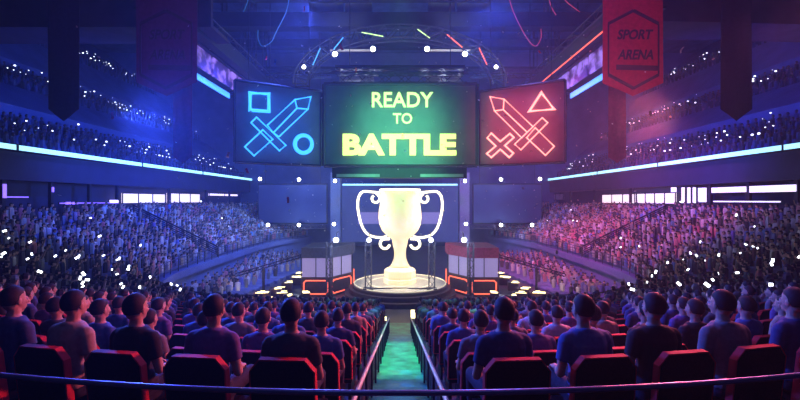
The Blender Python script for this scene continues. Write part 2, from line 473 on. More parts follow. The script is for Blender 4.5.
    # second diagonal nearer
# aisle handrails
for side in (-1, 1):
    sd = 'left' if side < 0 else 'right'
    pts = []
    dd = 3.9
    while dd < 19.6: pts.append((side*.53, dd, aisle_z(max(4.05, dd)))); dd += 1.2
    polyrail('aisle_handrail', pts, .78, f'pale brass handrail on dark posts along the {sd} side of the green stair aisle', 1.1, pts[0][2], 'handrail', 'handrails of the stair aisle', 'brass', 0, 'steel', .022)
# guard rail across the front
pts = [(x/10*1., 2.28+(x/10)**2/27.2, -2.26) for x in range(-44, 45, 2)]
g = empty('guard_rail', (0, 2.28, -2.26))
tag(g, 'slim curved metal guard rail spanning the whole foreground before the first seats', 'rail')
rel = [(p[0], p[1]-2.28, 1.16) for p in pts]
MB().tube(rel, .017, 8).build('top_rail', M['guard'], g, smooth=True)
for x in (-4.3, -2.9, 2.9, 4.3): MB().tube([(x, x*x/27.2, 0), (x, x*x/27.2, 1.15)], .018, 8).build('post', M['guard'], g)

# ------------------------------------------------------------------ people
def make_body(yaw, lean, hands):
    Ry = Matrix.Rotation(yaw, 4, 'Z')
    def H(p): return Ry @ Vector(p)
    hl = lean
    b = MB()
    def T(p): x,y,z = p; return (x, y+hl*(z-.5), z)
    tor = [(0,.0,.42,.14,.11),(0,-.01,.50,.165,.12),(0,-.02,.60,.15,.11),(0,-.03,.72,.14,.10),(0,-.03,.84,.16,.108),(0,-.03,.94,.17,.105),(0,-.025,1.0,.155,.085),(0,-.015,1.045,.09,.065),(0,-.01,1.07,.06,.055)]
    def torso(mb, g, lo=0, hi=99):
        mb.rings([(x, y+hl*(z-.5), z+(g if i > 5 else 0), rx+g, ry+g) for i, (x,y,z,rx,ry) in enumerate(tor) if lo <= i < hi])
    torso(b, 0)
    nk = [T((0,-.012,1.03)), T((0,-.006,1.09)), T((0,.0,1.15))]
    b.tube(nk, [.062,.053,.052], 12)
    hc = Vector(T((0,0,1.2)))
    def head(dx, p, r, rot=None): mbx = dx; c = hc+H((p[0],p[1],p[2]-1.2)); mbx.ell(c, r, 20, 14, (Ry @ rot if rot else Ry).to_3x3())
    head(b, (0,-.012,1.245), (.078,.096,.096))
    head(b, (0,.028,1.19), (.060,.066,.088))
    head(b, (0,.058,1.128), (.032,.034,.026))
    head(b, (0,-.03,1.18), (.06,.06,.06))
    head(b, (0,.085,1.222), (.045,.014,.012))
    for s in (-1, 1):
        head(b, (s*.079,-.004,1.20), (.010,.022,.032)); head(b, (s*.034,.072,1.185), (.020,.016,.020))
    b.tube([hc+H((0,.088,.022)), hc+H((0,.103,-.005)), hc+H((0,.112,-.022)), hc+H((0,.09,-.03))], [.009,.012,.015,.012], 8)
    head(b, (0,.088,1.150), (.024,.011,.006)); head(b, (0,.087,1.140), (.022,.010,.006))
    sh = MB(); torso(sh, .014, 1, 8)
    sh.tube([T((0,-.02,1.03)), T((0,-.012,1.058))], [.088,.07], 16)
    tr = MB(); tr.rings([(0,.02,.40,.165,.15),(0,.01,.47,.175,.15),(0,-.0,.55,.172,.135),(0,-.01,.60,.168,.125)])
    for s in (-1, 1):
        S = Vector(T((s*.175,-.02,.965)))
        if hands == 0: El = Vector(T((s*.235,.0,.69))); W = Vector((s*.12,.235,.625)); hd = Vector((-s*.25,.95,-.12)).normalized()
        elif hands == 1: El = Vector(T((s*.255,-.02,.70))); W = Vector((s*.19,.225,.64)); hd = Vector((s*.05,.98,-.1)).normalized()
        else: El = Vector(T((s*.225,.02,.69))); W = Vector((s*.06,.235,.65)); hd = Vector((-s*.55,.8,-.1)).normalized()
        b.ell(S, (.056,.056,.056), 12, 8)
        b.tube([S, S+(El-S)*.4, El], [.052,.047,.038], 10); b.ell(El, (.038,.038,.038), 10, 8)
        b.tube([El, El+(W-El)*.3, W], [.039,.040,.025], 10)
        # hand: palm, four curled fingers, thumb
        side_v = hd.cross(Vector((0,0,1))).normalized()*(-s)      # toward the body's middle = thumb side
        up = Vector((0,0,1))
        pc = W+hd*.05
        b.tube([W, W+hd*.03, W+hd*.085], [.024,.030,.030], 10)
        b.ell(pc, (.040,.048,.016), 12, 8, Matrix.Rotation(math.atan2(-hd.x, hd.y), 3, 'Z'))
        for q, ln in enumerate((.066,.075,.070,.055)):
            o = pc+hd*.04+side_v*(.027-.018*q)
            b.tube([o-hd*.01, o+hd*ln*.45+up*.004, o+hd*ln*.8-up*.014, o+hd*ln*.95-up*.032], [.0095,.009,.008,.007], 8)
        o = pc-hd*.015+side_v*.028
        b.tube([o, o+side_v*.022+hd*.02, o+side_v*.026+hd*.05-up*.008], [.012,.010,.008], 8)
        Hp = Vector((s*.09,.02,.50)); K = Vector((s*.13,.43,.51)); A = Vector((s*.13,.40,.09))
        b.tube([Hp, Hp+(K-Hp)*.5, K], [.078,.068,.052], 12); b.ell(K, (.052,.052,.055), 12, 8)
        b.tube([K, K+(A-K)*.3, A, A-Vector((0,0,.05))], [.05,.052,.033,.032], 10)
        b.tube([A-Vector((0,.02,.055)), A+Vector((0,.07,-.065)), A+Vector((0,.15,-.07))], [.032,.034,.024], 10)
        sh.ell(S+Vector((-s*.01,0,0)), (.074,.070,.070), 14, 10); sh.tube([S, S+(El-S)*.3, S+(El-S)*.62], [.070,.064,.060], 14)
        sh.tube([S+Vector((-s*.10,0,.03)), S], [.065,.068], 12)
        tr.tube([Hp, Hp+(K-Hp)*.5, K], [.092,.082,.068], 14); tr.ell(K, (.068,.068,.066), 12, 8)
        tr.tube([K, K+(A-K)*.5, A+Vector((0,0,.02))], [.066,.060,.052], 12)
    hr = MB()
    # hair: shell around the skull that only stands proud above the hairline
    n, m = 28, 20; vs = []; 
    for i in range(m+1):
        ph = math.pi*i/m
        for k in range(n):
            a = 2*math.pi*k/n; dv = Vector((math.sin(ph)*math.cos(a), math.sin(ph)*math.sin(a), math.cos(ph)))
            front = dv.y; line = .42*max(0, front+.15)*1.35 - (.62 if front < -.1 else .62*(max(0, -front+.25)/.35) if front < .25 else 0)
            r = 1.12 if dv.z > line+.02 else (.86 if dv.z < line-.12 else .98)
            if front > .3: r = min(r, 1.08)
            vs.append(hc+H((.079*dv.x*r, -.014+.098*dv.y*r, .043+.100*dv.z*r)))
    fs = [(i*n+k, i*n+(k+1) % n, (i+1)*n+(k+1) % n, (i+1)*n+k) for i in range(m) for k in range(n)]
    hr.add(vs, fs)
    shoes = []
    for s in (-1, 1):
        q = MB(); q.tube([(s*.13,.36,.05), (s*.13,.46,.05), (s*.13,.58,.035)], [.045,.048,.036], 12); q.ell((s*.13,.39,.08), (.05,.055,.05), 12, 8)
        shoes.append(q)
    eyes = []
    for s in (-1, 1): q = MB(); q.ell(hc+H((s*.031,.083,.010)), (.013,.009,.008), 10, 8); eyes.append(q)
    body = evalmesh(b, .0065, 3, .5); body.materials.append(M['skin'])
    shirt = evalmesh(sh, .010, 5); shirt.materials.append(M['skin'])
    trou = evalmesh(tr, .012, 5); trou.materials.append(M['trouser'])
    hair = hr.mesh('hair', M['hair'], True)
    return dict(body=body, shirt=shirt, trousers=trou, hair=hair, shoes=[q.mesh('shoe', M['shoe'], True) for q in shoes], eyes=[q.mesh('eye', M['eye'], True) for q in eyes])
VAR = [make_body(0, -.02, 0), make_body(R(12), .03, 1), make_body(R(-10), -.04, 2), make_body(R(4), .06, 0)]
SHIRTS = [('navy',(.05,.07,.20)),('black',(.02,.02,.03)),('grey',(.22,.21,.24)),('blue',(.07,.14,.38)),('beige',(.42,.34,.28)),('violet',(.16,.10,.30)),('charcoal',(.07,.07,.09)),('white',(.55,.55,.60))]
SM = [mat(n+'_shirt_cotton', c, .85, noise=.12, scale=25, bump=.15) for n, c in SHIRTS]
def person_at(x, y, z, rz, var, si, detail, label, group, sc=1.):
    v = VAR[var]
    o = bpy.data.objects.new('person', v['body']); col.objects.link(o)
    o.location = (x, y, z+E); o.rotation_euler = (0,0,rz); o.scale = (sc,sc,sc)
    tag(o, label, 'person', group)
    def ch(n, me, m=None):
        c = bpy.data.objects.new(n, me); c.parent = o; col.objects.link(c)
        if m: c.material_slots[0].link = 'OBJECT'; c.material_slots[0].material = m
    ch('hair', v['hair']); ch('t_shirt', v['shirt'], SM[si])
    if detail > 0: ch('trousers', v['trousers'])
    if detail > 1:
        for q in v['shoes']: ch('shoe', q)
        for q in v['eyes']: ch('eye', q)
    return o
# seat
def chair_meshes():
    W, H0, H1, c = .27, .40, .96, .10
    out = [(-W,H0),(W,H0),(W,H1-c),(W-c*.8,H1),(-W+c*.8,H1),(-W,H1-c)]
    t = .012; W2 = W-t; H2 = H1-t; c2 = c-.01
    inn = [(-W2,H0+t),(W2,H0+t),(W2,H2-c2),(W2-c2*.8,H2),(-W2+c2*.8,H2),(-W2,H2-c2)]
    def ty(z): return -.245-.10*(z-.4)
    bk = MB().prism([(x, ty(z)-.031, z) for x, z in inn], (0,.058,0)).mesh('backrest', M['seatfab'])
    tr = MB(); n = 6; vs = []
    for P in (out, inn):
        for dy in (-.032, .032): vs += [(x, ty(z)+dy, z) for x, z in P]
    fs = []
    for i in range(n):
        j = (i+1) % n; A, B, C, D = 0, 6, 12, 18
        fs += [(A+i, A+j, B+j, B+i), (C+i, D+i, D+j, C+j), (A+i, C+i, C+j, A+j), (B+i, B+j, D+j, D+i)]
    tr.add(vs, fs); trm = tr.mesh('edge_band', M['red'])
    st = MB().box((-.24,-.19,.31), (.24,.24,.38)).mesh('seat', M['seatfab'])
    lg = [MB().box((s*.22-.02,-.2,0), (s*.22+.02,.1,.31)).mesh('leg', M['black']) for s in (-1,1)]
    return bk, trm, st, lg
CH = chair_meshes()
def chair_at(x, y, z, rz, label, group, legs):
    r = empty('auditorium_seat', (x,y,z), rz); tag(r, label, 'seat', group)
    for n, me in (('backrest',CH[0]),('edge_band',CH[1]),('seat',CH[2])) + ((('leg',CH[3][0]),('leg',CH[3][1])) if legs else ()):
        c = bpy.data.objects.new(n, me); c.parent = r; col.objects.link(c)
ORD = 'first second third fourth fifth sixth seventh eighth ninth tenth eleventh twelfth thirteenth'.split()
NP = 0
first_sh = {(-1,0):6,(-1,1):5,(-1,2):1,(-1,3):4,(-1,4):0,(1,0):0,(1,1):3,(1,2):1,(1,3):2,(1,4):0}
for k in range(NROW):
    for side in (-1, 1):
        sd = 'left' if side < 0 else 'right'
        for j in range(12):
            x0 = .93+.72*j
            if x0 > 9.0: break
            y0 = rowd(k, x0)
            if x0 > y0*1.0+.35: break
            x = side*x0
            ang = math.atan(x0/RAD[k])*side       # row tangent
            jx, jy = random.uniform(-.04,.04), random.uniform(-.05,.04)
            si = first_sh.get((side, j)) if k == 0 else random.choices(range(8), (5,4,3,4,1,3,4,1))[0]
            var = (0 if j % 2 == 0 else 3) if k == 0 else random.randrange(4)
            sc = random.uniform(.96,1.04) if k else 1.03
            person_at(x+jx, y0+jy, ZF[k], ang+R(random.uniform(-5,5)), var, si, 2 if k < 3 else 1 if k < 6 else 0,
                f'person in {SHIRTS[si][0]} T-shirt, {ORD[k]} row from the guard rail, {ORD[j]} seat {sd} of aisle', f'spectators seated on the {sd} terrace', sc)
            chair_at(x, y0, ZF[k], ang, f'black red-edged seat, {ORD[k]} row from the guard rail, {ORD[j]} {sd} of the aisle', f'seats on the {sd} terrace', k < 6)
            NP += 1
# pit spectators
bench_rows = [(23.2,11),(25,10),(27,9)]
rest = 300-NP
pitseats = []
for (y, n) in bench_rows:
    for side in (-1,1):
        for j in range(n): pitseats.append((side*(1.6+.68*j), y, side))
for (x, y, side) in pitseats[:max(0, rest)]:
    sd = 'left' if side < 0 else 'right'
    person_at(x+random.uniform(-.1,.1), y+random.uniform(-.2,.2), -7.25, R(random.uniform(-10,10)), random.randrange(4), random.choice((0,1,3,5,6)), 1,
        f'person seen from behind low in the pit, {sd} of the steps before the stage', f'spectators in the pit {sd} of the steps')
for side in (-1,1):
    mb = MB()
    for y, n in bench_rows: mb.box((min(side*1.2,side*9), y-.5, -8), (max(side*1.2,side*9), y+.7, -7.25)); mb.box((min(side*1.3,side*8.9), y-.25, -7.25), (max(side*1.3,side*8.9), y+.2, -6.85))
    struct(mb, 'pit_riser_floor', M['stageside'])

# ------------------------------------------------------------------ distant crowd: one object
V = []; F = []; C = []
def figure(x, y, z, face, c, skin, up):
    # torso (tapered six sided), shoulders, head, optional raised arm
    n = len(V); ca, sa = math.cos(face), math.sin(face); ws = random.uniform(.85,1.12); hs = random.uniform(.88,1.08)
    def P(a, b, h): a *= ws; V.append((x+a*ca-b*sa, y+a*sa+b*ca, z+h*hs)); 
    for h, rx, ry in ((.35,.16,.13),(.78,.19,.13),(.98,.21,.11),(1.06,.09,.08)):
        for k in range(6): t = k*math.pi/3; P(rx*math.cos(t), ry*math.sin(t), h)
    for i in range(3):
        for k in range(6): F.append((n+i*6+k, n+i*6+(k+1) % 6, n+i*6+6+(k+1) % 6, n+i*6+6+k)); C.append(c)
    F.append(tuple(n+18+k for k in range(6))); C.append(c)
    m = len(V)
    for h, r in ((1.08,.05),(1.14,.085),(1.24,.10),(1.33,.06)):
        for k in range(6): t = k*math.pi/3; P(r*math.cos(t), r*1.1*math.sin(t), h)
    for i in range(3):
        for k in range(6): F.append((m+i*6+k, m+i*6+(k+1) % 6, m+i*6+6+(k+1) % 6, m+i*6+6+k)); C.append(skin if i < 1 or k in (0,1,2) and i < 2 else (.03,.02,.02))
    F.append(tuple(m+18+k for k in range(6))); C.append((.03,.02,.02))
    if up:
        m = len(V)
        for (a, b, h, r) in ((.2,0,.95,.05),(.3,.1,1.15,.045),(.24,.18,1.42,.035)):
            for k in range(4): t = k*math.pi/2; P(a+r*math.cos(t), b+r*math.sin(t), h)
        for i in range(2):
            for k in range(4): F.append((m+i*4+k, m+i*4+(k+1) % 4, m+i*4+4+(k+1) % 4, m+i*4+4+k)); C.append(skin)
def ccol():
    t = random.random()
    if t < .42: g = random.uniform(.2,.8); return (g*.86,g*.88,g)
    if t < .65: g = random.uniform(.03,.1); return (g,g,g*1.2)
    if t < .8: return (random.uniform(.1,.25), random.uniform(.15,.3), random.uniform(.4,.6))
    if t < .92: return (random.uniform(.4,.6), .2, .25)
    return (.5,.4,.3)
def skin(): g = random.uniform(.6,1.2); return (.5*g,.34*g,.27*g)
PH = []
for side in (-1, 1):
    for j in range(NT):
        s = .004; 
        while s < .995:
            a = stand_pt(s, j+.55); b = stand_pt(s+.001, j+.55)
            L = math.hypot(a[0]-b[0], a[1]-b[1])/.001
            step = .56/L
            s += step
            if abs(s-SG) < .010: continue
            if random.random() < .04: continue
            if abs(a[0]) > a[1]*1.06+2: continue
            x = -side*a[0]*-1 if False else (side*-a[0]); y = a[1]; z = stand_z(s, j)
            face = math.atan2(-(0-x), (38-y)) if False else math.atan2(38-y, -x)-math.pi/2
            c = ccol()
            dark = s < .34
            if dark and random.random() < .75: c = tuple(q*.18 for q in ccol())      # dimness of the near corner block put into the clothes colours
            stand = random.random() < .12
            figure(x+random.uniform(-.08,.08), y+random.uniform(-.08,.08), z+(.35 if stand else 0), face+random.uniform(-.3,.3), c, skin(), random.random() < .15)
            if s < .36 and random.random() < .12: PH.append((x, y, z+1.35, side))
            elif random.random() < .006: PH.append((x, y, z+1.35, side))
for side, y, z, xi, xo in PIT:
    x = xi+.3
    while x < xo-.2:
        if random.random() < .94: figure(side*x, y, z, random.uniform(-.3,.3)+math.pi+side*-.3, ccol(), skin(), random.random() < .2)
        x += .58
SP = []
for side in (-1, 1):
    for bi, (ux, uz) in enumerate(UPROWS):
        y = max(10, ux-3)
        while y < 68:
            y += random.uniform(.5,.85)
            g_ = random.uniform(.2,1.); c = (.05*g_,.07*g_,.22*g_)  # dim blue light of the upper tiers put into the figure colours
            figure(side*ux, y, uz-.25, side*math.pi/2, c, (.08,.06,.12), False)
            t = random.random()
            dens = .20 if bi % 5 < 3 else .10
            dens *= .4+1.2*abs(math.sin(y*.21+bi//5*1.7+side))
            if t < dens: SP.append((side*(ux-.2), y, uz+1.25))
me = bpy.data.meshes.new('crowd'); me.from_pydata(V, [], F); me.materials.append(M['crowd'])
at = me.attributes.new('Col', 'FLOAT_COLOR', 'FACE')
flat = []
for c in C: flat += [c[0], c[1], c[2], 1.]
at.data.foreach_set('color', flat)
oc = bpy.data.objects.new('crowd', me); col.objects.link(oc); oc.location = (0,0,E)
tag(oc, 'thousands of distant spectators filling the side stands and balconies', 'crowd', kind='stuff')
print('crowd verts', len(V), 'persons', NP, 'phones', len(PH), 'specks', len(SP))
pm = MB().box((-.055,-.012,-.10), (.055,.012,.10)).mesh('phone', M['n_phone'])
pb = MB().box((-.06,.013,-.105), (.06,.02,.105)).mesh('case', M['black'])
random.shuffle(PH)
for (x, y, z, side) in PH[:290]:
    sd = 'left' if side < 0 else 'right'
    o = bpy.data.objects.new('phone', pm); col.objects.link(o); s_ = random.uniform(.45,.95)
    o.location = (x, y-.15, z+E+.08); o.rotation_euler = (R(random.uniform(-30,30)), R(random.uniform(-80,80)), math.atan2(-x, y)*-1*-1); o.scale = (s_,)*3
    near = 'low corner' if y < 27 else 'far part'
    tag(o, f'glowing phone held up in the {near} of the {sd} stand', 'phone', f'phones held up in the {near} of the {sd} stand')
mb = MB()
for (x, y, z) in SP: 
    q = random.choice((.02,.03,.04,.055)); mb.box((x-q,y-q,z-q),(x+q,y+q,z+q))
tag(mb.build('phone_lights', M['n_speck']), 'tiny white phone lights scattered over the upper balconies', 'phone lights', kind='stuff')

# ------------------------------------------------------------------ stage, trophy
st = empty('round_stage', (0,34,-8))
tag(st, 'round pale stage with a raised rim carrying the glowing trophy', 'stage')
MB().lathe([(4.7,0),(4.7,.35),(4.3,.36),(4.3,.7),(4.0,.71),(4.0,.92),(3.9,.95)], 64).build('base', M['stageside'], st)
MB().lathe([(3.88,.94),(3.88,1.0)], 64).build('deck', M['stage'], st)
ringm = mat('stage_ring', (.8,.75,.6), .4, em=(1,.85,.6), es=.5, noise=0)
mb = MB(); mb.tube([(3.86*math.cos(a), 3.86*math.sin(a), 1.02) for a in [2*math.pi*i/64 for i in range(64)]], .05, 6, True); mb.build('edge_light', ringm, st)
mb = MB(); mb.tube([(2.6*math.cos(a), 2.6*math.sin(a), 1.005) for a in [2*math.pi*i/64 for i in range(64)]], .03, 6, True); mb.build('inner_ring', ringm, st)

# trophy traced in the z/x plane at d=34: 1 zoom px = .0255 m
U = .0255
def tz(y): return (200-(180+y*.3))*34/400      # zoom y -> z rel eye
tro = empty('giant_trophy', (0,34,-7))
tag(tro, 'huge glowing golden two-handled trophy cup standing on the round stage', 'trophy')
def L(y): return tz(y)+7
cup = [(66,33),(64,40),(63,55),(67,80),(71,105),(72,125),(69,148),(60,168),(45,184),(30,194),(26,202),(25,212),(21,228),(19,245),(21,262),(27,278),(34,290)]
MB().lathe([(r*U, L(y)) for r, y in reversed(cup)], 48).build('cup', M['gold'], tro, smooth=True)
MB().lathe([(54*U,0),(54*U,.35),(50*U,.4),(52*U,L(318)),(52*U,L(300)),(46*U,L(293)),(36*U,L(289))], 8).build('plinth', M['gold'], tro)
mb = MB(); mb.tube([(66*U*math.cos(a), 66*U*math.sin(a), L(33)) for a in [2*math.pi*i/48 for i in range(48)]], .08, 8, True); mb.build('rim', M['goldtube'], tro, smooth=True)
for s in (-1, 1):
    path = [(-66,42),(-92,40),(-118,38),(-130,44),(-138,58),(-141,80),(-139,105),(-134,130),(-126,155),(-116,172),(-102,184),(-84,190),(-62,192),(-44,188)]
    P = []
    for i in range(len(path)*4): x, y = cat(path, i/(len(path)*4-1)); P.append((-s*x*U, 0, L(y)))
    MB().tube(P, .10, 8).build('handle', M['goldtube'], tro, smooth=True)
    c = []
    for i in range(15):
        a = R(-60+300*i/14); r = 15-4*i/14
        c.append((-s*(-82+math.cos(a)*r)*U, 0, L(62+math.sin(a)*r)))
    MB().tube([(-s*-66*U,0,L(48))]+c, .10, 8).build('scroll', M['goldtube'], tro, smooth=True)
    c = []
    for i in range(17):
        a = R(-80-270*i/16); r = 17-2*i/16
        c.append((-s*(-50+math.cos(a)*r)*U, 0, L(213+math.sin(a)*r*-1 if False else 213+math.sin(a)*-r*-1)))
    MB().tube([(-s*-34*U,0,L(196))]+c, .11, 8).build('lower_scroll', M['goldtube'], tro, smooth=True)

# truss towers
def tower(x, y, z0, z1, label):
    r = empty('truss_tower', (x,y,z0)); tag(r, label, 'truss tower', 'truss towers around the stage')
    MB().truss((0,0,.05), (0,0,z1-z0), .45, .6, .035).build('lattice', M['truss'], r)
    MB().box((-.4,-.4,0), (.4,.4,.06)).build('base_plate', M['steel'], r)
    return r
tower(-2.5,31.5,-7,-3.2,'dark lattice truss tower on the stage edge left of the trophy')
tower(2.5,31.5,-7,-3.2,'dark lattice truss tower on the stage edge right of the trophy')
tower(-5.62,31.8,-8,-3.3,'tall dark lattice truss tower standing before the left player booth')
tower(5.62,31.8,-8,-3.3,'tall dark lattice truss tower standing before the right player booth')
o = MB().tube([(-2.2,31.5,-6.95),(2.2,31.5,-6.95)], .05, 6).build('stage_bar', M['steel']); tag(o, 'low dark bar joining the two towers on the stage front', 'bar')

# player booths
for s in (-1, 1):
    sd = 'left' if s < 0 else 'right'
    r = empty('player_booth', (0,33,-8)); tag(r, f'two-sided glass player booth with red-lit base, {sd} of the stage', 'booth', 'player booths')
    plan = [(s*8.15,0),(s*5.75,0),(s*4.2,2.4),(s*4.2,4.2),(s*8.15,4.2)]
    bs = MB().prism([(x,y,0) for x,y in plan], (0,0,1.62)).build('base', M['stageside'], r)
    MB().prism([(x*1.0,y,3.2) for x,y in plan], (0,0,.85)).build('roof_fascia', mat('booth_fascia_'+sd, (.05,.06,.15) if s < 0 else (.28,.04,.13), .6), r)
    for i in range(2):
        a, b = Vector((*plan[i],0)), Vector((*plan[i+1],0)); t = (b-a).normalized(); nrm = Vector((t.y,-t.x,0))
        if nrm.y > 0: nrm = -nrm
        MB().prism([a+Vector((0,0,1.62))+t*.05-nrm*.1, b+Vector((0,0,1.62))-t*.05-nrm*.1, b+Vector((0,0,3.2))-t*.05-nrm*.1, a+Vector((0,0,3.2))+t*.05-nrm*.1], -nrm*.04).build('glass', M['screen_lilac'], r); gl = bpy.context.scene.objects[r.children[-1].name] if False else [o for o in col.objects if o.name.startswith('glass')][-1]
        nb = 2
        for q in range(nb+1):
            p = a+(b-a)*q/nb-nrm*.05; MB().box((p.x-.03,p.y-.03,1.62),(p.x+.03,p.y+.03,3.2)).build('mullion', M['beam'], gl)
        p0 = a+t*.22+nrm*.03; p1 = b-t*.22+nrm*.03; z0, z1 = .25, 1.35; c = .18
        loop = [p0+Vector((0,0,z0+c)), p0+t*c+Vector((0,0,z0)), p1-t*c+Vector((0,0,z0)), p1+Vector((0,0,z0+c)), p1+Vector((0,0,z1-c)), p1-t*c+Vector((0,0,z1)), p0+t*c+Vector((0,0,z1)), p0+Vector((0,0,z1-c))]
        MB().tube(loop, .05, 6, True).build('red_tube', M['n_redtube'], bs)
    MB().tube([(s*4.1,2.5,.2),(s*4.1,2.5,1.9)], .05, 6).build('red_tube', M['n_redtube'], bs)
    for q in range(3):     # players' desk screens inside
        MB().box((s*(6+q*.7)-.25,1.0,1.65),(s*(6+q*.7)+.25,1.05,2.1)).build('monitor', M['black'], r)

# light ramps / consoles at both sides of the pit
RAMP = [(262,291,16),(277,287,14),(287,281,10),(296,276,10),(300,272,8),(268,297,10),(306,291,8),(288,294,9),(281,291,10)]
for s in (-1, 1):
    sd = 'left' if s < 0 else 'right'
    for i, (px, py, wd) in enumerate(RAMP):
        z = -7.2; d = 7.2*400/(py-200); x = (px-400)*d/400*-s*-1
        x = s*abs((px-400)*d/400); hw = wd*d/800
        r = empty('console_desk', (x, d, -8)); r.rotation_euler = (0,0,-s*R(12))
        tag(r, f'low console desk with a glaring amber light top in the pit, {sd} of the stage', 'desk', f'lit console desks {sd} of the stage')
        MB().box((-hw,-.45,0), (hw,.45,.72)).build('body', M['stageside'], r)
        rg = random.Random(i*7+3)
        for q in range(3):
            a_, b_ = sorted((rg.uniform(-1,.2)*hw, rg.uniform(0,1)*hw)); MB().box((a_,-.4+q*.3,.72), (b_+.15,-.34+q*.3,.76)).build('light_strip', M['n_amber'], r)
    # camera crane arm
    r = empty('camera_crane', (s*11.6, 34, -8)); tag(r, f'dark camera crane with a long boom in the pit, {sd} of the stage', 'crane', 'camera cranes')
    MB().tube([(0,0,0),(0,0,2.2)], .12, 8).build('column', M['steel'], r)
    MB().truss((s*2.2,-.5,1.7), (-s*3.2,.6,3.2), .22, .5, .03).build('boom', M['steel'], r)
    MB().box((-s*3.6-.3,.4,3.0), (-s*3.6+.3,.9,3.4)).build('camera_head', M['black'], r)
    ch_ = [o for o in col.objects if o.name.startswith('camera_head')][-1]
    MB().tube([(-s*3.6,.4,3.2),(-s*3.6,.15,3.2)], .11, 10).build('camera_lens', M['steel'], ch_)
# step lights at the end of the aisle
for x, d, q, l in ((.78,19.9,.24,'bright amber step lamp at the far end of the aisle, right-hand rail'),(-.75,19.5,.09,'small amber step lamp at the far end of the aisle, left-hand rail')):
    r = empty('step_lamp', (x, d, aisle_z(19.2))); tag(r, l, 'lamp')
    MB().box((-.05,-.05,0),(.05,.05,.62)).build('stem', M['steel'], r)
    MB().box((-q,-.1,.62),(q,.1,.62+q*1.5)).build('lens', M['n_amber'], r)

# ------------------------------------------------------------------ back of the hall
bk = empty('led_wall', (0,62,-8)); tag(bk, 'wide dark blue screen wall with a cyan top line behind the trophy', 'screen')
MB().box((-9,0,1.5), (9,.3,10.3)).build('panel', mat('led_wall_face', (.05,.06,.14), .5, em=(.05,.08,.35), es=.45, noise=.2, scale=.5), bk)
MB().box((-8.9,-.1,10.25), (8.9,.0,10.5)).build('top_light', M['n_cyan'], bk)
for s in (-1,1):
    MB().box((s*4.6-1.9,-.06,4.3), (s*4.6+1.9,-.02,6.1)).build('lilac_block', mat('led_block', (.1,.1,.2), .5, em=(.22,.2,.6), es=.8, noise=0), bk)
    struct(MB().box((s*9.9-.75,61.3,-8), (s*9.9+.75,62.5,4.2)), 'stage_pillar', mat('pillar_paint', (.42,.44,.62), .7, noise=.1))
    r = empty('side_screen', (s*15.6,58,-4.2)); sd = 'left' if s < 0 else 'right'
    tag(r, f'unlit projection screen on the {sd} of the back wall between two lamp rows', 'screen', 'unlit side screens')
    MB().box((-4.9,0,.9), (4.9,.2,6.4)).build('screen_face', mat('proj_face_'+sd, (.05,.07,.18), .85, noise=.15, scale=.4), r)
    MB().box((-5.05,.21,.7), (5.05,.35,6.6)).build('backing', M['beam'], r)
    for q in (-4,4): MB().tube([(q,.25,6.5),(q,.25,29)], .03, 5).build('suspension_cable', M['steel'], r)
    MB().truss((s*-5,-.6,.35),(s*5,-.6,.35),.5,.7,.04).build('lamp_truss', M['truss'], r)

# lamps: a housing, a yoke and a glaring lens
GLOW = 200
def star(px, py, d, rad, label, group, es=None):
    x, z = (px-400)*d/400, (200-py)*d/400
    r = empty('stage_lamp', (x,d,z)); tag(r, label, 'lamp', group)
    MB().lathe([(rad*.9,.0),(rad*1.1,.3),(rad*.7,.8)], 12).build('housing', M['black'], r).rotation_euler = (R(-90),0,0)
    MB().ell((0,-.02,0), (rad,rad*.35,rad), 12, 8).build('lens', M['n_white'], r, smooth=True)
    light('POINT', (x, d-.7, z), (0,0,0), GLOW if abs(x) < 17 else 25, (.55,.7,1), .12, name='lamp_glow')
    MB().tube([(0,.3,rad),(0,.35,rad+.3),(0,1.1,rad+.4)], .03, 5).build('yoke', M['steel'], r)
    return r
for s in (-1, 1):
    sd = 'left' if s < 0 else 'right'
    f = lambda a: 400+s*a
    for i, (a, y) in enumerate(((140,179),(101,179.5),(65,181))):
        star(f(a), y, 56.5, .24, f'glaring white lamp in the upper lamp row of the {sd} back wall, {("outermost","middle","innermost")[i]} of three', 'white lamps on the back wall')
    for i, (a, y) in enumerate(((132,225),(101,225),(66,224))):
        star(f(a), y, 56.5, .24, f'glaring white lamp in the lower lamp row of the {sd} back wall, {("outermost","middle","innermost")[i]} of three', 'white lamps on the back wall')
    star(f(64), 240, 31.5, .20, f'white lamp on the tower before the {sd} player booth', 'white lamps on the towers')
    star(f(31), 240, 31.2, .17, f'white lamp on the {sd} stage edge tower', 'white lamps on the towers')
    for i, (a, y, q) in enumerate(((27,49,.24),(65,54,.24),(96,67,.18))):
        star(f(a), y, 38.0, q, f'white lamp under the {sd} half of the arched truss, {("innermost","middle","outermost")[i]} of three', 'white lamps under the arched truss')

